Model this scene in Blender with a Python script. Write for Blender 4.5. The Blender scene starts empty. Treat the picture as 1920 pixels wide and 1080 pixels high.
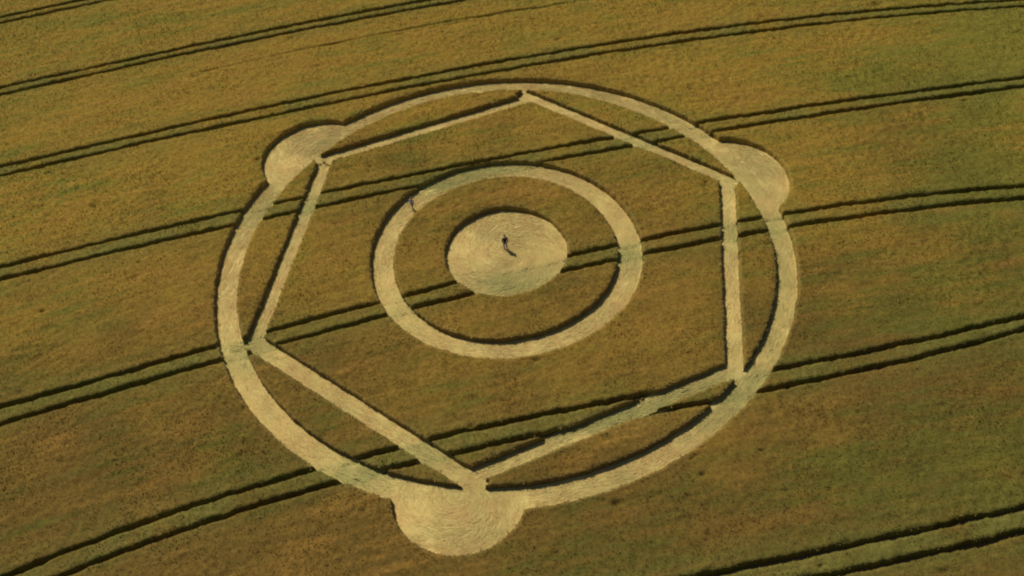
import bpy, math
import numpy as np
from mathutils import Vector, Matrix

sc = bpy.context.scene
R = math.radians
HC = 0.72                                  # height of the standing crop, metres

# ------------------------------------------------------------------ camera
cam = bpy.data.cameras.new('camera')
cam_o = bpy.data.objects.new('camera', cam)
sc.collection.objects.link(cam_o)
sc.camera = cam_o
PITCH, ROLL = 0.8398, -0.0828
CAM = Vector((0.6154, -67.0787, 69.8653 + HC))
cp, sp = math.cos(PITCH), math.sin(PITCH)
F = Vector((0, cp, -sp)); U0 = Vector((0, sp, cp)); X0 = Vector((1, 0, 0))
XR = X0 * math.cos(ROLL) + U0 * math.sin(ROLL)
UR = -X0 * math.sin(ROLL) + U0 * math.cos(ROLL)
cam_o.matrix_world = Matrix(((XR.x, UR.x, -F.x, CAM.x), (XR.y, UR.y, -F.y, CAM.y), (XR.z, UR.z, -F.z, CAM.z), (0, 0, 0, 1)))
cam.sensor_width = 36
cam.lens = 36 * 1930.18 / 1920
cam.clip_start = 1; cam.clip_end = 12000

# ------------------------------------------------------------------ sky, sun, exposure
SUN_EL, SUN_AZ = R(50), R(-38)             # azimuth clockwise from +Y (away from the camera)
w = bpy.data.worlds.new('World'); sc.world = w; w.use_nodes = True
nt = w.node_tree
sky = nt.nodes.new('ShaderNodeTexSky'); sky.sky_type = 'NISHITA'; sky.sun_disc = False
sky.sun_elevation = SUN_EL; sky.sun_rotation = SUN_AZ
bg = nt.nodes['Background']; bg.inputs[1].default_value = 0.05
nt.links.new(sky.outputs[0], bg.inputs[0])
sun = bpy.data.lights.new('sun', 'SUN'); sun.energy = 4.2; sun.angle = R(0.6); sun.color = (1, .93, .82)
sun_o = bpy.data.objects.new('sun', sun); sc.collection.objects.link(sun_o)
sd = Vector((math.sin(SUN_AZ) * math.cos(SUN_EL), math.cos(SUN_AZ) * math.cos(SUN_EL), math.sin(SUN_EL)))
sun_o.rotation_euler = sd.to_track_quat('Z', 'Y').to_euler(); sun_o.location = (0, 0, 120)
sc.view_settings.view_transform = 'Standard'; sc.view_settings.look = 'None'
sc.view_settings.gamma = 1; sc.view_settings.exposure = -0.17
sc.render.engine = 'CYCLES'; sc.cycles.diffuse_bounces = 2
sc.cycles.pixel_filter_type = 'BLACKMAN_HARRIS'; sc.cycles.filter_width = 2.2

# ------------------------------------------------------------------ helpers
rng = np.random.default_rng(11)
_grids = {}
def vn(x, y, s, seed):
    """smooth value noise in -1..1 with feature size s"""
    g = _grids.setdefault(seed, np.random.default_rng(seed).uniform(-1, 1, (512, 512)))
    X, Y = np.asarray(x) / s + 1000, np.asarray(y) / s + 1000
    xi, yi = np.floor(X).astype(int), np.floor(Y).astype(int)
    fx, fy = X - xi, Y - yi
    fx = fx * fx * (3 - 2 * fx); fy = fy * fy * (3 - 2 * fy)
    a = g[yi % 512, xi % 512]; b = g[yi % 512, (xi + 1) % 512]
    c = g[(yi + 1) % 512, xi % 512]; d = g[(yi + 1) % 512, (xi + 1) % 512]
    return (a * (1 - fx) + b * fx) * (1 - fy) + (c * (1 - fx) + d * fx) * fy
def sstep(a, b, x):
    t = np.clip((x - a) / (b - a), 0, 1); return t * t * (3 - 2 * t)

def mesh_np(name, V, faces, mats, attrs=None, smooth=False, parent=None):
    """faces: int array (n,3) or (n,4), or a list of such arrays"""
    if not isinstance(faces, list): faces = [faces]
    me = bpy.data.meshes.new(name)
    V = np.ascontiguousarray(V, np.float32)
    me.vertices.add(len(V)); me.vertices.foreach_set('co', V.ravel())
    loops = np.concatenate([f.ravel() for f in faces]).astype(np.int32)
    tot = np.concatenate([np.full(len(f), f.shape[1]) for f in faces]).astype(np.int32)
    st = np.concatenate([[0], np.cumsum(tot)[:-1]]).astype(np.int32)
    me.loops.add(len(loops)); me.loops.foreach_set('vertex_index', loops)
    me.polygons.add(len(tot)); me.polygons.foreach_set('loop_start', st)
    me.polygons.foreach_set('loop_total', tot)
    if smooth: me.polygons.foreach_set('use_smooth', np.ones(len(tot), bool))
    me.update(calc_edges=True)
    for k, a in (attrs or {}).items():
        at = me.attributes.new(k, 'FLOAT', 'POINT'); at.data.foreach_set('value', np.ascontiguousarray(a, np.float32))
    for m in (mats if isinstance(mats, list) else [mats]): me.materials.append(m)
    o = bpy.data.objects.new(name, me); sc.collection.objects.link(o)
    if parent: o.parent = parent
    return o
def tag(o, label=None, cat=None, group=None, kind=None):
    if label: o['label'] = label
    if cat: o['category'] = cat
    if group: o['group'] = group
    if kind: o['kind'] = kind
    return o

# ------------------------------------------------------------------ materials
def new_mat(name, rough=.9):
    m = bpy.data.materials.new(name); m.use_nodes = True
    b = m.node_tree.nodes['Principled BSDF']; b.inputs['Roughness'].default_value = rough
    b.inputs['Specular IOR Level'].default_value = .06
    return m, m.node_tree, b
class N:
    def __init__(s, nt): s.nt = nt
    def link(s, a, b):
        if hasattr(a, 'is_output') or hasattr(a, 'links'): s.nt.links.new(a, b)
        else: b.default_value = a
    def math(s, op, a, b=0.0):
        n = s.nt.nodes.new('ShaderNodeMath'); n.operation = op
        s.link(a, n.inputs[0]); s.link(b, n.inputs[1]); return n.outputs[0]
    def attr(s, k):
        n = s.nt.nodes.new('ShaderNodeAttribute'); n.attribute_name = k; return n.outputs['Fac']
    def noise(s, vec, scale, detail=2, rough=.5):
        n = s.nt.nodes.new('ShaderNodeTexNoise'); n.inputs['Scale'].default_value = scale
        n.inputs['Detail'].default_value = detail; n.inputs['Roughness'].default_value = rough
        if vec is not None: s.nt.links.new(vec, n.inputs['Vector'])
        return n.outputs['Fac']
    def mix(s, f, a, b, mode='MIX'):
        n = s.nt.nodes.new('ShaderNodeMix'); n.data_type = 'RGBA'; n.blend_type = mode
        s.link(f, n.inputs[0])
        for v, i in ((a, 6), (b, 7)):
            if isinstance(v, tuple): n.inputs[i].default_value = (*v, 1)
            else: s.nt.links.new(v, n.inputs[i])
        return n.outputs[2]
    def ramp(s, f, a, b):
        n = s.nt.nodes.new('ShaderNodeMapRange'); s.link(f, n.inputs[0])
        n.inputs[1].default_value = a; n.inputs[2].default_value = b; return n.outputs[0]
    def pos(s):
        return s.nt.nodes.new('ShaderNodeNewGeometry').outputs['Position']
    def comb(s, x, y, z=0.0):
        n = s.nt.nodes.new('ShaderNodeCombineXYZ')
        for v, i in zip((x, y, z), range(3)): s.link(v, n.inputs[i])
        return n.outputs[0]

def crop_material():
    m, nt, b = new_mat('ripening_wheat'); k = N(nt)
    ripe, green = k.attr('ripe'), k.attr('green')
    sep = nt.nodes.new('ShaderNodeSeparateXYZ'); nt.links.new(k.pos(), sep.inputs[0])
    x, y = sep.outputs[0], sep.outputs[1]
    v = k.math('SUBTRACT', y, k.math('SUBTRACT', k.math('MULTIPLY', x, .17), k.math('MULTIPLY', k.math('MULTIPLY', x, x), .0012)))
    rows = k.noise(k.comb(k.math('MULTIPLY', x, .09), k.math('MULTIPLY', v, .9)), 1.0, 4, .6)
    fine = k.noise(k.comb(x, y), 2.6, 3, .65)
    drill = k.noise(k.comb(k.math('MULTIPLY', x, .22), k.math('MULTIPLY', v, 2.6)), 1.0, 3, .6)
    med = k.noise(k.comb(k.math('MULTIPLY', x, .6), v), .32, 3, .55)
    t = k.math('ADD', ripe, k.math('MULTIPLY', k.math('SUBTRACT', med, .5), 1.5))
    t = k.math('ADD', t, k.math('MULTIPLY', k.math('SUBTRACT', rows, .5), 3.0))
    t = k.math('ADD', t, k.math('MULTIPLY', k.math('SUBTRACT', fine, .5), 1.2))
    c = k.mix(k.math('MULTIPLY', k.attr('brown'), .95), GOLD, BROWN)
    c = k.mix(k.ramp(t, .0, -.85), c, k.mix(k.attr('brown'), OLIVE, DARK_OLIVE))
    c = k.mix(k.ramp(t, .25, 1.15), c, ORANGE)
    c = k.mix(green, c, GREEN)
    c = k.mix(k.ramp(k.attr('tip'), 0, 1), c, (.62, .46, .17)) 
    c = k.mix(1.0, c, k.comb(*[k.math('ADD', .55, k.math('MULTIPLY', k.noise(k.comb(x, y), 1.3, 5, .75), .90))] * 3), 'MULTIPLY')
    c = k.mix(1.0, c, k.comb(*[k.math('ADD', .74, k.math('MULTIPLY', drill, .52))] * 3), 'MULTIPLY')
    grain = k.noise(k.comb(x, y), 3.4, 3, .7)
    c = k.mix(1.0, c, k.comb(*[k.math('ADD', .42, k.math('MULTIPLY', grain, 1.16))] * 3), 'MULTIPLY')
    nt.links.new(c, b.inputs['Base Color'])
    return m
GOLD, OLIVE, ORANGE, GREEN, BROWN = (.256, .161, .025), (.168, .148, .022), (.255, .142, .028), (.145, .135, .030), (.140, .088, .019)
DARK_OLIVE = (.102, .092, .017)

def straw_material(name, a, bcol, greencol):
    m, nt, b = new_mat(name, .75); k = N(nt)
    vec = k.comb(k.attr('along'), k.attr('across'))
    streak = k.noise(vec, 1.0, 4, .6)
    blot = k.noise(k.pos(), .55, 3, .6)
    c = k.mix(k.ramp(streak, .3, .7), a, bcol)
    c = k.mix(k.math('MULTIPLY', k.ramp(blot, .40, .68), .8), c, (.55, .36, .125))
    c = k.mix(k.attr('green'), c, greencol)
    c = k.mix(1.0, c, k.comb(*[k.math('ADD', .66, k.math('MULTIPLY', k.attr('tone'), .5))] * 3), 'MULTIPLY')
    nt.links.new(c, b.inputs['Base Color'])
    return m
M_CROP = crop_material()
M_STRAW = straw_material('flattened_straw', (.64, .495, .18), (.56, .425, .135), (.345, .325, .105))
m, nt_, b_ = new_mat('chalky_soil'); k_ = N(nt_)
nt_.links.new(k_.mix(k_.noise(k_.pos(), 3, 4), (.10, .075, .035), (.17, .13, .07)), b_.inputs['Base Color'])
M_SOIL = m

# ------------------------------------------------------------------ layout of the crop marks (metres)
def four(c, th, n):
    r = np.full_like(th, c[0])
    for m in range(1, n + 1): r = r + c[2*m-1] * np.cos(m * th) + c[2*m] * np.sin(m * th)
    return r
OO = [27.012, -.033, .059, .005, .049, .073, .045, .029, -.04]
OI = [24.975, .051, .043, .032, .041, .095, -.12, .10, -.032]
MO = [12.784, .02, .071, -.007, -.09, .033, -.03, -.03, -.036]; MC = (.2465, .3725)
MI = [10.61, -.046, -.054, .04, .038, .037, -.049, 0, -.048]
DI = [5.741, .003, .005, -.005, -.009, .035, -.025]; DC = (.3207, .5972)
LOBES = [(-18.46, 16.39, 5.86), (22.7, 7.9, 6.15), (-4.80, -25.22, 5.2)]
# corridor: centre line start, end, half width
PATHS = [((-18.7, 15.8), (4.15, 23.35), .74), ((3.3, 24.55), (23.7, 7.2), .68), ((22.85, 8.2), (18.55, -16.6), .70),
         ((18.8, -15.35), (-4.6, -24.0), .74), ((-2.9, -24.9), (-22.9, -7.9), .80), ((-22.65, -8.0), (-17.6, 16.2), .70), ((-21.9, -8.2), (-24.75, -8.4), .42)]
T2A = [-4.53e-06, -.00125134, .1574645, 30.02671883]; T2B = [-4.45e-06, -.00118078, .15775019, 28.35060614]
T5A = [2.984e-05, -.00157579, .15570646, -18.88622632]; T5B = [3.89e-05, -.00158255, .15030259, -20.71125773]
def off(c, d): return c[:-1] + [c[-1] + d]
TRAMS = [(off(T2A, 31.2), off(T2A, 29.8)), (off(T2A, 15.2), off(T2A, 13.8)), (T2A, T2B),
         ([-1.4e-07, -.00092452, .15825183, 13.68928981], [1.8e-07, -.00083065, .16065845, 11.82535117]),
         ([-1.076e-05, -.00145068, .20883791, -2.12916042], [-9.26e-06, -.00147637, .20807866, -3.88485274]),
         (T5A, T5B), (off(T5A, -16.6), off(T5A, -18.5)), (off(T5A, -32.6), off(T5A, -34.5)), (off(T2A, 47.2), off(T2A, 45.7))]

def sd_flat(x, y):
    """signed distance to the flattened areas, negative inside them"""
    r = np.hypot(x, y); th = np.arctan2(y, x)
    d = np.maximum(r - four(OO, th, 4), four(OI, th, 4) - r)
    r = np.hypot(x - MC[0], y - MC[1]); th = np.arctan2(y - MC[1], x - MC[0])
    d = np.minimum(d, np.maximum(r - four(MO, th, 4), four(MI, th, 4) - r))
    r = np.hypot(x - DC[0], y - DC[1]); th = np.arctan2(y - DC[1], x - DC[0])
    d = np.minimum(d, r - four(DI, th, 3))
    inring = np.hypot(x, y) - four(OI, np.arctan2(y, x), 4)
    for i, (a, b, q) in enumerate(LOBES):                # the lobes bulge outward from the ring only
        l = np.hypot(x - a, y - b) - q
        d = np.minimum(d, np.maximum(l, -inring))
    for (ax, ay), (bx, by), hw in PATHS:
        L = math.hypot(bx - ax, by - ay); ux, uy = (bx - ax) / L, (by - ay) / L
        t = (x - ax) * ux + (y - ay) * uy; s = np.abs((x - ax) * uy - (y - ay) * ux)
        d = np.minimum(d, np.maximum(s - hw, np.maximum(-t, t - L)))
    return d
def line_y(c, x):
    xc = np.clip(x, -50, 56) if abs(c[0]) < 1.2e-5 else np.clip(x, -42, 45)      # straight on beyond the surveyed stretch
    return np.polyval(c, xc) + np.polyval(np.polyder(c), xc) * (x - xc)
def sd_trams(x, y):
    """distance to the nearest wheel slot, and how far inside a pair the point is"""
    d = np.full(np.shape(x), 99.); band = np.full(np.shape(x), 99.)
    for a, b in TRAMS:
        ya, yb = line_y(a, x), line_y(b, x)
        sl = .985
        wob = .05 * vn(x, y * 0, 1.1, 31) + .05 * vn(x, y * 0, .45, 32)
        da, db = np.abs(y - ya + wob) * sl, np.abs(y - yb - wob) * sl
        d = np.minimum(d, np.minimum(da, db))
        band = np.minimum(band, np.maximum(np.abs(y - (ya + yb) / 2) - np.abs(ya - yb) / 2, 0))
    return d, band
SPOTS = []
for _ in range(95):
    px, py = rng.uniform(-50, 55), rng.uniform(-38, 50)
    SPOTS.append((px, py, rng.uniform(.12, .32), rng.uniform(.08, .3)))
for px, py, r_, d_ in ((14.6, -22.9, .12, .25), (14.9, -22.3, .1, .25), (14.0, -23.6, .14, .2), (13.6, -23.9, .12, .2), (14.2, -25.4, .2, .3),
                       (7.2, -27.3, .3, .35), (46, 35.5, .5, .4), (5.5, 47.0, .8, .3)):
    SPOTS.append((px, py, r_, d_))
def crop_height(x, y):
    edge = .045 * vn(x, y, .6, 1) + .03 * vn(x, y, .22, 2)
    d1 = sd_flat(x, y) + edge
    dt, band = sd_trams(x, y)
    d2 = dt - (.155 + .05 * vn(x, y, 2.5, 3)) + edge * .7
    prof1 = .86 * sstep(-.06, .06, d1) + .14 * sstep(.03, .35, d1)
    prof2 = .86 * sstep(-.05, .07, d2) + .14 * sstep(.05, .30, d2)
    v = y - (.17 * x - .0012 * x * x)
    z = HC + .06 * vn(x * .3, v, 2.2, 4) + .04 * vn(x * .45, v, .8, 5) + (.05 + .03 * vn(x, y, 6, 55)) * vn(x, y, .5, 6) + .014 * vn(x, y, .2, 7)
    # a faint third wheel mark between the two upper pairs
    f = y - (39.65 + .1427 * x - .00174 * x * x) - .12 * vn(x, x * 0, 3, 8)
    z = z - .26 * np.exp(-(f / .17) ** 2) * sstep(-36, -30, x) * (1 - sstep(2, 20, x)) * (.75 + .45 * vn(x, y, 3, 9))
    f2 = f + .75
    z = z - .18 * np.exp(-(f2 / .2) ** 2) * sstep(-14, -10, x) * (1 - sstep(-4, -1, x)) * (.5 + .6 * vn(x, y, 1, 10))
    # an old faint ring-shaped mark at the left
    rr = np.hypot(x + 49.5, (y - 13.2))
    z = z - 0.075 * (np.sin(rr * 2.6) * .5 + .5) * np.exp(-((rr - 4.0) / 2.0) ** 2)
    for a, b, r_, dp in SPOTS:
        mk = np.exp(-(((x - a) / (r_ * 1.5)) ** 2 + ((y - b) / r_) ** 2)); z = z - dp * mk
    pr = np.minimum(prof1, prof2)
    return -.04 + (z + .04) * pr, pr, band, d1, d2

# broad colour changes of the ripening crop: x, y, radius x, radius y, weight (+ orange, - green)
BLOBS = [(-44, 28, 5, 2.2, .8), (-33, 29, 6, 2.5, .8), (-47, 25, 6, 2, .5), (-26, 37, 7, 3, .6), (-22, 33, 6, 2, .6), (-39, 18, 6, 2.5, .5),
         (-31, 2, 7, 4, .9), (-31, -6, 6, 3.5, .9), (-43, 10, 4, 4, .5), (0, 8.6, 7, 1.8, .9), (-8, 2, 2.5, 3, .5), (-17, 5, 2.4, 5, .7), (-37, -18, 3.5, 3, .9),
         (-32, -23, 6, 3, .4), (-25, -15, 6, 5, .6), (-30, -27, 7, 4, .4), (-13, -5, 6, 2, .5), (-10, -9, 6, 3, .4), (6, -8, 6, 3.5, .4), (13, -5, 4, 6, .5), (14, 5, 3, 4, .6),
         (26, -19, 8, 3.5, .8), (14, -22, 6, 3, .8), (18, -30, 5, 2, .5), (31, -3, 8, 4, .6), (29, 16, 8, 3.5, .6), (24, 23, 8, 3, .6), (42, 29.5, 7, 3, .5), (27, 35, 12, 3, .7),
         (16, 28.5, 10, 3, .6), (39, 13, 7, 2, .35), (33, 8, 7, 2, .3), (-10, 25, 10, 1.4, .9), (-12, 20, 9, 1.5, .7), (0, 21, 8, 2, .3), (40, 40, 6, 2, .6), (-6, -27.5, 10, 3, .5), (-16, -31, 10, 4, .6),
         (36, -16, 6, 4, .3), (-5, 39, 8, 4, .3), (-10, -24.5, 3, 1, .9), (8, -20.5, 8, .8, .6),
         (57, 30, 10, 10, -1.0), (50, 20, 10, 7, -.8), (46, 23, 7, 5, -.5), (48, 4, 9, 8, -.8), (36, -30, 12, 6, -.8), (22, -26, 8, 5, -.7), (30, -22, 6, 4, -.5), (37, -13, 6, 5, -.8), (8, -34, 10, 4, -.7), (11, -27, 5, 3, -.6),
         (-44, 15, 4, 3, -.6), (-34, -18, 3, 4, -.8), (-22, -21, 5, 4, -.8), (-33, -12, 4, 2.5, -.5), (-52, 44, 12, 5, -.5), (-52, 32, 6, 6, -.5), (-30, 44, 10, 3, -.2), (6, 22, 8, 2.5, -.5),
         (-38, 7, 9, 2, -.4), (-24, 9, 5, 2, -.4), (-5, 19, 8, 1.5, -.4), (20, 2, 3, 8, -.3), (12, 12, 4, 2.5, -.5), (13, 3, 3, 2, -.4), (-3, -15, 10, 3, -.3), (-36, -4, 5, 3, -.5), (20, -20, 3, 1, -.3), (12, 44, 10, 3, -.4)]
def ripeness(x, y):
    rr = np.hypot(x + 49.5, y - 13.2)
    r = -.14 - .30 * sstep(15, 50, x) + .22 * np.exp(-(np.hypot(x, y + 4) / 22) ** 2) + .12 * vn(x, y, 9, 21) + .22 * vn(x, y, 4, 22)
    r = r - .45 * (np.sin(rr * 4.2) * .5 + .5) * np.exp(-((rr - 4.2) / 1.5) ** 2) * (x > -49.5)
    wx, wy = x + 1.4 * vn(x, y, 3.5, 23), y + 1.1 * vn(x, y, 2.5, 24)
    for a, b, rx, ry, q in BLOBS: r = r + (.62 if q > 0 else .5) * q * np.exp(-(((wx - a) / rx) ** 2 + ((wy - b) / ry) ** 2))
    return r
def greenness(x, y, band):
    return np.clip((1 - sstep(.0, .5, band) * .6 - sstep(.4, 3.0, band) * .4) * (.52 + .35 * vn(x, y, 3.5, 25) + .2 * vn(x, y, 1, 26)) , 0, .8)

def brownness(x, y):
    return np.clip(.50 - .022 * y + .35 * vn(x, y, 14, 51) + .25 * vn(x, y, 5, 52) + .15 * vn(x, y, 1.3, 53), 0, 1)  # nearer crop browner, partly painting in the shade seen between its stalks

# the corner points seen by the camera on the crop, with a margin
QUAD = np.array([(-61.6, 52.1), (62.5, 33.6), (35.1, -35.8), (-39.5, -29.1)])
def in_view(x, y, m):
    ok = np.ones(np.shape(x), bool)
    for i in range(4):
        (ax, ay), (bx, by) = QUAD[i], QUAD[(i + 1) % 4]
        L = math.hypot(bx - ax, by - ay)
        ok &= ((x - ax) * (by - ay) - (y - ay) * (bx - ax)) / L > -m
    return ok

# ------------------------------------------------------------------ ground
g = mesh_np('ground', [(-5000, -5000, 0), (5000, -5000, 0), (5000, 5000, 0), (-5000, 5000, 0)], np.array([[0, 1, 2, 3]]), M_SOIL)
tag(g, 'bare chalky soil under the wheat field', 'ground', kind='structure')

# ------------------------------------------------------------------ standing crop: canopy surface + stalks that stand out of it
X1, X2, Y1, Y2, DX, DY = -86, 86, -56, 72, .11, .072
nx, ny = int((X2 - X1) / DX) + 1, int((Y2 - Y1) / DY) + 1
gx, gy = np.meshgrid(X1 + DX * np.arange(nx), Y1 + DY * np.arange(ny))
keep = in_view(gx, gy, 16.0)
gx = gx + DX * .35 * np.random.default_rng(5).uniform(-1, 1, gx.shape); gy = gy + DY * .3 * np.random.default_rng(6).uniform(-1, 1, gy.shape)
idx = np.full(gx.shape, -1); idx[keep] = np.arange(keep.sum())
x, y = gx[keep], gy[keep]
z, pr, band, d1, d2 = crop_height(x, y)
# undercut shaped to deepen edge shade: wall feet pulled back beneath the leaning ears
def edge_d(x, y):
    return np.minimum(sd_flat(x, y), sd_trams(x, y)[0] - .155)
near = np.where((np.minimum(d1, d2) < .16) & (np.minimum(d1, d2) > -.28))[0]
ex, ey = x[near], y[near]; e0 = edge_d(ex, ey)
gxx, gyy = (edge_d(ex + .04, ey) - e0) / .04, (edge_d(ex, ey + .04) - e0) / .04
gl = np.maximum(np.hypot(gxx, gyy), .5); am = .14 * (1 - pr[near]) ** 1.2
x, y = x.copy(), y.copy()
x[near] += gxx / gl * am; y[near] += gyy / gl * am
q = np.stack([idx[:-1, :-1], idx[:-1, 1:], idx[1:, 1:], idx[1:, :-1]], -1).reshape(-1, 4)
q = q[(q >= 0).all(1)]
q = q[~(z[q] < -.03).all(1)]                     # nothing stands here
V = np.stack([x, y, z], -1)
ripe = ripeness(x, y); green = greenness(x, y, band)
tip = .10 * (1 - sstep(.05, .45, d1)) * (d1 > -.2)
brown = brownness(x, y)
# far surroundings at the same height
bx0, bx1, by0, by1 = -62.0, 62.0, -38.0, 55.0
nb = len(V)
C = [tuple(p) for p in QUAD]
def grown(m):                                   # the corners of QUAD pushed out by m metres
    L = []
    for i in range(4):
        (ax, ay), (bx, by) = QUAD[i], QUAD[(i + 1) % 4]
        l = math.hypot(bx - ax, by - ay); nx_, ny_ = (by - ay) / l, -(bx - ax) / l
        L.append((nx_, ny_, nx_ * ax + ny_ * ay - m))
    out = []
    for i in range(4):
        a1, b1, c1 = L[i - 1]; a2, b2, c2 = L[i]; dt_ = a1 * b2 - a2 * b1
        out.append(((c1 * b2 - c2 * b1) / dt_, (a1 * c2 - a2 * c1) / dt_))
    return out
inner = [(min(max(a, X1 + .3), X2 - .3), min(max(b, Y1 + .3), Y2 - .3)) for a, b in grown(15.7)]
outer = [(-4500, 4500), (4500, 4500), (4500, -4500), (-4500, -4500)]
V = np.concatenate([V, [(a, b, HC - .02) for a, b in inner + outer]])
sur = np.array([[nb + i, nb + 4 + i, nb + 4 + (i + 1) % 4, nb + (i + 1) % 4] for i in range(4)])
ext = np.zeros(8)
ripe = np.concatenate([ripe, ext - .35]); green = np.concatenate([green, ext]); tip = np.concatenate([tip, ext]); brown = np.concatenate([brown, ext + .75])  # far crop coloured darker to stand in for absent tuft shadows
nb = len(V)
# stalk tufts
NT = 900000
tx, ty = rng.uniform(X1, X2, NT), rng.uniform(Y1, Y2, NT)
k = in_view(tx, ty, 14) & (in_view(tx, ty, 2) | (rng.random(NT) < .7)); tx, ty = tx[k], ty[k]
tz, tp, tb, td1, td2 = crop_height(tx, ty)
k = (tp > .8) & (np.minimum(td1 + .02, td2 + .06) > .10) & ((rng.random(len(tx)) < .75) | (td1 < .5)); tx, ty, tz, tb, td1 = tx[k], ty[k], tz[k], tb[k], td1[k]
n = len(tx); a = rng.uniform(0, math.tau, n); wd = rng.uniform(.025, .05, n); hh = rng.uniform(.02, .10, n) * (1 + .5 * vn(tx, ty, 2.5, 54))
es = 1 + .9 * (td1 < .35); lx, ly = rng.normal(.02, .05, n) * es, rng.normal(-.01, .05, n) * es
P0 = np.stack([tx - np.cos(a) * wd, ty - np.sin(a) * wd, tz - .05], -1); P1 = np.stack([tx + np.cos(a) * wd, ty + np.sin(a) * wd, tz - .05], -1)
P2 = np.stack([tx + lx + np.cos(a) * wd * .7, ty + ly + np.sin(a) * wd * .7, tz + hh], -1)
P3 = np.stack([tx + lx - np.cos(a) * wd * .6, ty + ly - np.sin(a) * wd * .6, tz + hh * .9], -1)
V = np.concatenate([V, np.stack([P0, P1, P2, P3], 1).reshape(-1, 3)])
tq = nb + np.arange(n * 4).reshape(-1, 4)
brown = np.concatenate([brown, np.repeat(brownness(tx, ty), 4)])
rt, gt = ripeness(tx, ty) + rng.normal(0, .35, n), greenness(tx, ty, tb)
tt = np.clip(rng.normal(.02, .1, n), 0, .35) + .14 * (1 - sstep(.05, .5, td1))
ripe = np.concatenate([ripe, np.repeat(rt, 4)]); green = np.concatenate([green, np.repeat(gt, 4)]); tip = np.concatenate([tip, np.repeat(tt, 4)])
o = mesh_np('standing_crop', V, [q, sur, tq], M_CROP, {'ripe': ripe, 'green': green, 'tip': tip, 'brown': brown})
tag(o, 'golden brown ripening wheat standing all over the field around the flattened pattern', 'crop', kind='stuff')

# ------------------------------------------------------------------ flattened crop mats
# places where the flattened stems were still green
UNRIPE = [(24.5, 8.5, 4, 3, .55), (0, 12.6, 5, .8, .6), (-5.5, 10.6, 2.5, .8, .5), (2.0, -4.2, 3.0, .9, .75), (-.5, -3.1, 2.5, .5, .4), (3.5, -2.6, 2, .4, .3), (9, -19, 7, 2, .75),
          (19, -18, 5, 5, .6), (24, -8, 2.5, 6, .4), (-12.5, -22.6, 2.5, 2.5, .5), (-4, -25, 3, .8, .35), (8, -25.2, 7, .9, .4), (-6, -28.5, 2.5, 1, .25), (25.5, -3, 1.6, 6, .35), (-23, -10, 1.5, 2, .5), (-17, 19, 3, 1.5, .35),
          (12.5, 23.3, 3, 1, .4), (17, 19, 3, 2, .4), (22, 0, 1, 8, .35), (-22.5, 10.5, 2, 2, .4), (-1, 3.5, 2, 1, .25), (-19.5, 9, 1, 2.5, .4), (12.2, -1, 1.5, 3, .4)]
def flat_mat(name, P, flow_u, flow_v, quads, zbase, label, group, stalks):
    """P (n,2) points; flow_u/flow_v metres along and across the lay; stalks: (x, y, angle) arrays of lying stems"""
    x, y = P[:, 0], P[:, 1]
    z = zbase + .010 * vn(flow_u * .35, flow_v, .30, 41) + .028 * vn(x, y, .9, 42) + .010 * vn(x, y, .2, 43)
    _, band = sd_trams(x, y)
    dt, _ = sd_trams(x, y)
    z = z - .11 * (1 - sstep(.08, .26, dt)) * (.75 + .5 * vn(x, y, 1.1, 50))                        # wheel ruts still show in the mat
    gr = greenness(x, y, band) * .7 + .5 * (1 - sstep(.1, .38, dt)) * (.7 + .5 * vn(x, y, 1.5, 48)) + .12 * np.clip(vn(x, y, 2.2, 44), 0, 1)
    for a, b, rx, ry, q in UNRIPE: gr = gr + q * np.exp(-(((x - a) / rx) ** 2 + ((y - b) / ry) ** 2)) * (.6 + .9 * vn(flow_u * .25, flow_v, .4, 47))
    tone = .66 + .16 * vn(flow_u * .2, flow_v, .5, 45) + .30 * vn(x, y, 1.6, 46) + .16 * vn(flow_u * .15, flow_v, 1.0, 49) + .10 * np.exp(-((x + 26) / 5) ** 2)
    V = np.stack([x, y, z], -1)
    sx, sy, sa = stalks
    n = len(sx); L = rng.uniform(.2, .6, n); wd = rng.uniform(.010, .022, n); sa = sa + rng.normal(0, .22, n)
    c, s = np.cos(sa), np.sin(sa); lift = np.abs(rng.normal(0, .018, n)); zb = zbase + .02
    A = [np.stack([sx - c * L - s * wd, sy - s * L + c * wd, np.full(n, zb)], -1), np.stack([sx - c * L + s * wd, sy - s * L - c * wd, np.full(n, zb)], -1),
         np.stack([sx + c * L + s * wd, sy + s * L - c * wd, zb + lift], -1), np.stack([sx + c * L - s * wd, sy + s * L + c * wd, zb + lift + .01], -1)]
    b0 = len(V); V = np.concatenate([V, np.stack(A, 1).reshape(-1, 3)])
    sq = b0 + np.arange(4 * n).reshape(-1, 4)
    _, sb = sd_trams(sx, sy)
    sg = np.clip(greenness(sx, sy, sb) * .8 + .2 * (rng.random(n) < .15), 0, 1); st = rng.uniform(.6, .9, n) + .2 * vn(sx, sy, 1.6, 46)
    for a, b, rx, ry, q in UNRIPE: sg = sg + q * np.exp(-(((sx - a) / rx) ** 2 + ((sy - b) / ry) ** 2)) * rng.uniform(.3, 1.3, n)
    at = {'along': np.concatenate([flow_u * .9, np.repeat(sx * 3, 4)]), 'across': np.concatenate([flow_v * 5, np.repeat(sy * 3, 4)]),
          'green': np.clip(np.concatenate([gr, np.repeat(sg, 4)]), 0, 1), 'tone': np.concatenate([tone, np.repeat(st, 4)])}
    o = mesh_np(name, V, [quads, sq], M_STRAW, at)
    return tag(o, label, 'flattened crop', group)
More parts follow.
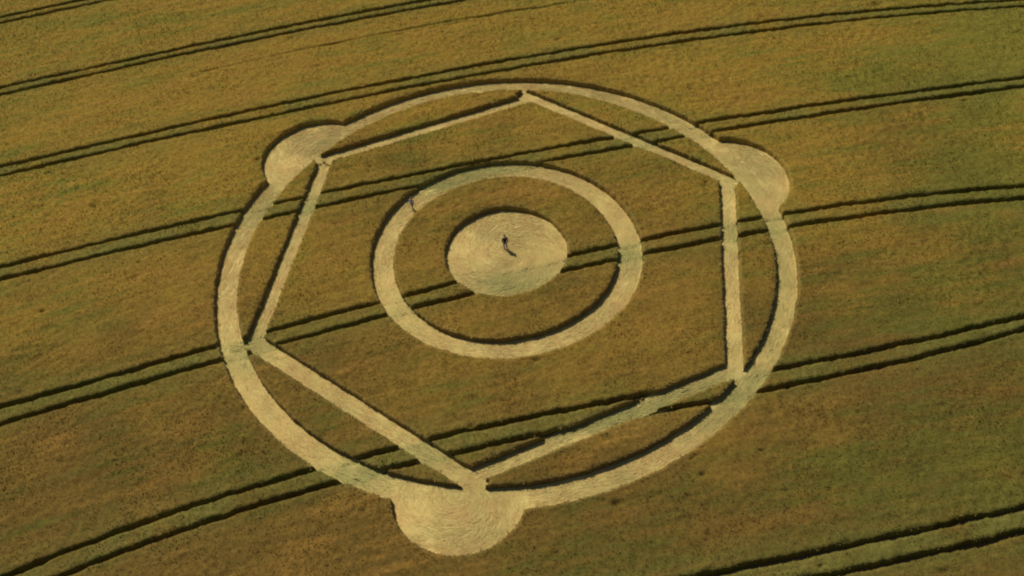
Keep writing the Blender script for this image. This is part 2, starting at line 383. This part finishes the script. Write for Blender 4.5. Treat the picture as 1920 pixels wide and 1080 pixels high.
def grid_quads(nu, nv, wrap):
    i, j = np.meshgrid(np.arange(nu if wrap else nu - 1), np.arange(nv - 1), indexing='ij')
    i2 = (i + 1) % nu
    return np.stack([i * nv + j, i2 * nv + j, i2 * nv + j + 1, i * nv + j + 1], -1).reshape(-1, 4)
def ring(name, c, ro, ri, nh, zb, label, group, dens=45):
    per = math.tau * ro[0]; nu, nv = int(per / .14), int((ro[0] - ri[0] + .3) / .11) + 2
    th, t = np.meshgrid(np.arange(nu) / nu * math.tau, np.linspace(0, 1, nv), indexing='ij')
    th, t = th.ravel(), t.ravel()
    r = (four(ri, th, nh) - .28) * (1 - t) + (four(ro, th, nh) + .28) * t
    P = np.stack([c[0] + r * np.cos(th), c[1] + r * np.sin(th)], -1)
    n = int(math.pi * (ro[0] ** 2 - ri[0] ** 2) * dens)
    a = rng.uniform(0, math.tau, n); q = np.sqrt(rng.uniform((ri[0] + .1) ** 2, (ro[0] - .1) ** 2, n))
    return flat_mat(name, P, th * ro[0], r, grid_quads(nu, nv, True), zb, label, group, (c[0] + q * np.cos(a), c[1] + q * np.sin(a), a + math.pi / 2))
def disc(name, c, rad, zb, label, group, spiral=.5, cut=None, dens=45):
    nu, nv = int(math.tau * rad / .2), int(rad / .11)
    th, t = np.meshgrid(np.arange(nu) / nu * math.tau, np.linspace(.01, 1, nv), indexing='ij')
    th, r = th.ravel(), t.ravel() * (rad + .28)
    P = np.stack([c[0] + r * np.cos(th), c[1] + r * np.sin(th)], -1)
    quads = grid_quads(nu, nv, True)
    n = int(math.pi * rad ** 2 * dens)
    a = rng.uniform(0, math.tau, n); q = np.sqrt(rng.uniform(0, (rad - .1) ** 2, n))
    sx, sy, sa = c[0] + q * np.cos(a), c[1] + q * np.sin(a), a + math.pi / 2 + spiral
    if cut:                                                        # the part over the ring belongs to the ring
        quads = quads[cut(P[quads].mean(1)[:, 0], P[quads].mean(1)[:, 1])]
        k = cut(sx, sy); sx, sy, sa = sx[k], sy[k], sa[k]
        used = np.unique(quads); mp = np.full(len(P), -1); mp[used] = np.arange(len(used)); quads = mp[quads]; P = P[used]; th = th[used]; r = r[used]
    return flat_mat(name, P, (th * 1.0) * np.maximum(r, 1.2), r + th * .8, quads, zb, label, group, (sx, sy, sa))
def corridor(name, a, b, hw, zb, label, group, dens=45):
    a, b = np.array(a), np.array(b); L = np.hypot(*(b - a)); u = (b - a) / L; v = np.array([-u[1], u[0]])
    nu, nv = int(L / .14), int(2 * (hw + .15) / .11) + 2
    s, t = np.meshgrid(np.linspace(0, L, nu), np.linspace(-hw - .28, hw + .28, nv), indexing='ij'); s, t = s.ravel(), t.ravel()
    P = a + s[:, None] * u + t[:, None] * v
    n = int(L * 2 * hw * dens); ss, tt = rng.uniform(.3, L - .3, n), rng.uniform(-hw, hw, n)
    S = a + ss[:, None] * u + tt[:, None] * v
    return flat_mat(name, P, s, t, grid_quads(nu, nv, False), zb, label, group, (S[:, 0], S[:, 1], np.full(n, math.atan2(u[1], u[0]))))

disc('flattened_disc', DC, 5.74, .06, 'solid round disc of flattened pale straw at the centre, a person standing on it', None, .6)
ring('flattened_ring', MC, MO, MI, 4, .06, 'smaller inner ring of flattened pale straw around the central disc', 'rings of flattened wheat')
ring('flattened_ring', (0, 0), OO, OI, 4, .07, 'large outer ring of flattened pale straw enclosing the whole pattern', 'rings of flattened wheat')
outside = lambda x, y: np.hypot(x, y) > 26.2
for (a_, b_2, q_), lb in zip(LOBES, ('rounded lobe of flattened straw bulging from the outer ring at the far left',
                                     'greenish rounded lobe of flattened straw bulging from the outer ring at the far right',
                                     'large rounded lobe of flattened straw at the bottom of the outer ring, nearest the viewer')):
    disc('flattened_lobe', (a_, b_2), q_, .05 if a_ > 0 else .085, lb, 'flattened lobes on the outer ring', .35, lambda x, y: np.hypot(x, y) > 24.5)
for (a_, b_2, hw), lb in zip(PATHS, ('straight flattened strip from the far left lobe to the top of the outer ring',
                                     'straight flattened strip from the top of the outer ring down to the far right lobe',
                                     'straight flattened strip running down the right side from the far right lobe',
                                     'straight flattened strip from the lower right to the bottom lobe, crossing wheel tracks',
                                     'straight flattened strip from the left side of the ring down to the bottom lobe',
                                     'straight flattened strip up the left side to the far left lobe',
                                     'very short flattened link between the left corner of the hexagon and the outer ring')):
    corridor('flattened_strip', a_, b_2, hw, .095, lb, 'straight flattened strips forming the hexagon')

# ------------------------------------------------------------------ tufts left standing in the far left lobe
def tuft(x, y, label):
    r = np.random.default_rng(int(abs(x * 100))); n = 40
    a = r.uniform(0, math.tau, n); q = .15 * np.sqrt(r.random(n)); bx, by = x + q * np.cos(a), y + q * np.sin(a)
    h = r.uniform(.12, .30, n); f = r.uniform(0, math.pi, n); w_ = .02
    tx_, ty_ = bx + np.cos(a) * q * .8 + .05, by + np.sin(a) * q * .8
    A = [np.stack([bx - np.cos(f) * w_, by - np.sin(f) * w_, np.full(n, .06)], -1), np.stack([bx + np.cos(f) * w_, by + np.sin(f) * w_, np.full(n, .06)], -1),
         np.stack([tx_ + np.cos(f) * w_ * 1.3, ty_ + np.sin(f) * w_ * 1.3, h], -1), np.stack([tx_ - np.cos(f) * w_ * .8, ty_ - np.sin(f) * w_ * .8, h + .04], -1)]
    z0 = np.zeros(n * 4)
    o = mesh_np('wheat_tuft', np.stack(A, 1).reshape(-1, 3), np.arange(4 * n).reshape(-1, 4), M_CROP, {'ripe': z0 - .5, 'green': z0 + .2, 'tip': z0 + .35, 'brown': z0})
    tag(o, label, 'tuft of wheat', 'tufts left standing at the far left corner')
tuft(-18.45, 15.55, 'small dark tuft left standing at the far left corner, left one of three')
tuft(-17.95, 15.85, 'small dark tuft left standing at the far left corner, top one of three')
tuft(-17.55, 15.35, 'small dark tuft left standing at the far left corner, right one of three')

# ------------------------------------------------------------------ people
def cloth(name, col, rough=.85):
    m, nt, b = new_mat(name, rough); k = N(nt)
    tc = nt.nodes.new('ShaderNodeTexCoord').outputs['Object']
    dk = tuple(c * .8 for c in col)
    nt.links.new(k.mix(k.noise(tc, 9, 3), dk, col), b.inputs['Base Color']); return m
M_SKIN = cloth('skin', (.46, .27, .19), .6); M_HAIR = cloth('dark_hair', (.025, .015, .01)); M_SHOE = cloth('shoe_leather', (.05, .04, .035))
M_EYE = cloth('eye_dark', (.03, .02, .02), .3)
def skinned(name, nodes, edges, mat, parent, root=0, sub=1):
    me = bpy.data.meshes.new(name); keys = list(nodes)
    me.from_pydata([nodes[k][0] for k in keys], [(keys.index(a), keys.index(b)) for a, b in edges], [])
    t = bpy.data.objects.new('tmp', me); sc.collection.objects.link(t)
    t.modifiers.new('s', 'SKIN'); sm = t.modifiers.new('u', 'SUBSURF'); sm.levels = sub; sm.render_levels = sub
    for i, k in enumerate(keys):
        r = nodes[k][1]; sv = me.skin_vertices[0].data[i]
        sv.radius = r if isinstance(r, tuple) else (r, r); sv.use_root = i == root
    dg = bpy.context.evaluated_depsgraph_get(); dg.update()
    m2 = bpy.data.meshes.new_from_object(t.evaluated_get(dg)); m2.name = name
    bpy.data.objects.remove(t)
    m2.materials.clear(); m2.materials.append(mat)
    for p in m2.polygons: p.use_smooth = True; p.material_index = 0
    o = bpy.data.objects.new(name, m2); sc.collection.objects.link(o); o.parent = parent
    return o
def blob(name, c, r, mat, parent, clip=None, n=14):
    th, ph = np.meshgrid(np.linspace(0, math.pi, n), np.arange(n * 2) / (n * 2) * math.tau, indexing='ij')
    P = np.stack([np.sin(th) * np.cos(ph), np.sin(th) * np.sin(ph), np.cos(th)], -1)
    P = P.reshape(-1, 3)
    Q = P * np.array(r) + np.array(c)
    if clip: Q = clip(P, Q)
    i, j = np.meshgrid(np.arange(n - 1), np.arange(2 * n), indexing='ij'); j2 = (j + 1) % (2 * n)
    f = np.stack([i * 2 * n + j, (i + 1) * 2 * n + j, (i + 1) * 2 * n + j2, i * 2 * n + j2], -1).reshape(-1, 4)
    return mesh_np(name, Q, f, mat, smooth=True, parent=parent)
def person(loc, rz, label, top, legs, stride, arm, H=1.76, hair=None):
    root = bpy.data.objects.new('person', None); sc.collection.objects.link(root)
    root.location = loc; root.rotation_euler = (0, 0, rz); root.scale = (H / 1.76,) * 3
    tag(root, label, 'person', 'people standing in the crop pattern')
    # local axes: faces +y, x to its right.  stride: (left foot y, right foot y)
    n, e = {}, []
    n['pelvis'] = ((0, 0, .95), (.15, .11)); n['waist'] = ((0, .0, 1.10), (.135, .10)); n['chest'] = ((0, .01, 1.30), (.165, .115))
    n['collar'] = ((0, 0, 1.43), (.10, .08)); n['neck'] = ((0, .01, 1.50), .055); n['jaw'] = ((0, .03, 1.58), (.065, .075))
    n['head'] = ((0, .02, 1.66), (.078, .095)); n['crown'] = ((0, .01, 1.72), (.06, .075))
    e += [('pelvis', 'waist'), ('waist', 'chest'), ('chest', 'collar'), ('collar', 'neck'), ('neck', 'jaw'), ('jaw', 'head'), ('head', 'crown')]
    J = {}
    for sgn, s, fy, (ey, hy, hz) in ((-1, 'l', stride[0], arm[0]), (1, 'r', stride[1], arm[1])):
        n[s + 'hip'] = ((sgn * .09, 0, .88), .085); n[s + 'knee'] = ((sgn * .10, fy * .5 + .03, .49), .056); n[s + 'ankle'] = ((sgn * .11, fy - .01, .09), .038)
        n[s + 'toe'] = ((sgn * .125, fy + .15, .035), .032)
        e += [('pelvis', s + 'hip'), (s + 'hip', s + 'knee'), (s + 'knee', s + 'ankle'), (s + 'ankle', s + 'toe')]
        n[s + 'shoulder'] = ((sgn * .185, 0, 1.40), .058); n[s + 'elbow'] = ((sgn * .235, ey, 1.13), .042)
        W = Vector((sgn * .235, hy, hz)); E = Vector(n[s + 'elbow'][0]); D = (W - E).normalized()
        n[s + 'wrist'] = (tuple(W), .026); n[s + 'palm'] = (tuple(W + D * .06), (.036, .020))
        e += [('collar', s + 'shoulder'), (s + 'shoulder', s + 'elbow'), (s + 'elbow', s + 'wrist'), (s + 'wrist', s + 'palm')]
        side = D.cross(Vector((sgn, 0, 0))).normalized(); inn = Vector((-sgn, 0, 0))
        for i, (o_, ln) in enumerate(((-.027, .062), (-.009, .074), (.009, .070), (.027, .056))):
            b0 = W + D * .085 + side * o_; b1 = b0 + D * ln * .5 + inn * .006; b2 = b0 + D * ln + inn * .022
            for j, (p, r_) in enumerate(((b0, .010), (b1, .009), (b2, .0075))): n[f'{s}f{i}{j}'] = (tuple(p), r_)
            e += [(s + 'palm', f'{s}f{i}0'), (f'{s}f{i}0', f'{s}f{i}1'), (f'{s}f{i}1', f'{s}f{i}2')]
        b0 = W + D * .035 - side * .032; b1 = b0 + D * .03 - side * .018 + inn * .012; b2 = b1 + D * .03 + inn * .012
        for j, (p, r_) in enumerate(((b0, .012), (b1, .010), (b2, .008))): n[f'{s}t{j}'] = (tuple(p), r_)
        e += [(s + 'palm', s + 't0'), (s + 't0', s + 't1'), (s + 't1', s + 't2')]
    skinned('body', n, e, M_SKIN, root, 0, 2)
    g_ = lambda k, r: (n[k][0], r)
    tn = {'a': ((0, 0, .90), (.175, .135)), 'b': ((0, 0, 1.10), (.165, .13)), 'c': ((0, .01, 1.30), (.195, .145)), 'd': ((0, 0, 1.42), (.125, .105))}
    te = [('a', 'b'), ('b', 'c'), ('c', 'd')]
    for s in 'lr':
        tn[s + 's'] = g_(s + 'shoulder', .078); tn[s + 'e'] = g_(s + 'elbow', .060)
        E, W = Vector(n[s + 'elbow'][0]), Vector(n[s + 'wrist'][0]); tn[s + 'w'] = (tuple(E.lerp(W, .93)), .043)
        te += [('d', s + 's'), (s + 's', s + 'e'), (s + 'e', s + 'w')]
    skinned('jacket', tn, te, top, root, 0, 2)
    ln_ = {'p': ((0, 0, .97), (.16, .125))}; le = []
    for s in 'lr':
        ln_[s + 'h'] = g_(s + 'hip', .108); ln_[s + 'k'] = g_(s + 'knee', .078); a_ = n[s + 'ankle'][0]; ln_[s + 'a'] = ((a_[0], a_[1], .11), .066)
        le += [('p', s + 'h'), (s + 'h', s + 'k'), (s + 'k', s + 'a')]
        t_ = n[s + 'toe'][0]
        skinned('shoe', {'h': ((a_[0], a_[1] - .05, .045), .048), 'm': ((t_[0], t_[1] - .08, .045), .05), 't': ((t_[0], t_[1] + .02, .038), .038)}, [('h', 'm'), ('m', 't')], M_SHOE, root)
    skinned('trousers', ln_, le, legs, root, 0, 2)
    blob('hair', (0, -.012, 1.685), (.098, .112, .105), hair or M_HAIR, root, lambda P, Q: np.where(((P[:, 1] > .45) & (P[:, 2] < .45))[:, None], Q * [1, .55, 1] + [0, -.01, .03], Q))
    blob('nose', (0, .118, 1.635), (.013, .022, .02), M_SKIN, root, n=6); blob('mouth', (0, .108, 1.592), (.026, .010, .007), cloth('lips', (.35, .14, .11)), root, n=6)
    for s in (-1, 1):
        blob('eye', (s * .032, .104, 1.662), (.013, .010, .009), M_EYE, root, n=6); blob('ear', (s * .082, .01, 1.65), (.012, .022, .032), M_SKIN, root, n=6)
    return root
def on_ground(px, py, z=.10):
    """where the line of sight through a photograph pixel meets the ground (used once to note the spots below)"""
    d = XR * ((px - 960) / 1930.18) - UR * ((py - 540) / 1930.18) + F
    return CAM + d * ((z - CAM.z) / d.z)
P_MID, P_RING = on_ground(948, 466), on_ground(774, 392)
person(tuple(P_MID), R(195), 'person in a dark jacket and grey trousers standing at the middle of the central disc',
       cloth('black_jacket', (.022, .018, .026)), cloth('blue_grey_trousers', (.26, .28, .36)), (.06, -.05), ((.04, .17, .90), (-.02, .10, .88)), 1.8)
person(tuple(P_RING), R(150), 'person in pale lilac grey clothes walking along the inner ring at its far left',
       cloth('lilac_grey_top', (.46, .42, .54)), cloth('brown_trousers', (.46, .34, .25)), (.20, -.18), ((-.10, .02, .89), (.06, .24, .93)), 1.55, cloth('fair_hair', (.30, .20, .12)))
print('people at', on_ground(948, 467), on_ground(770, 392))
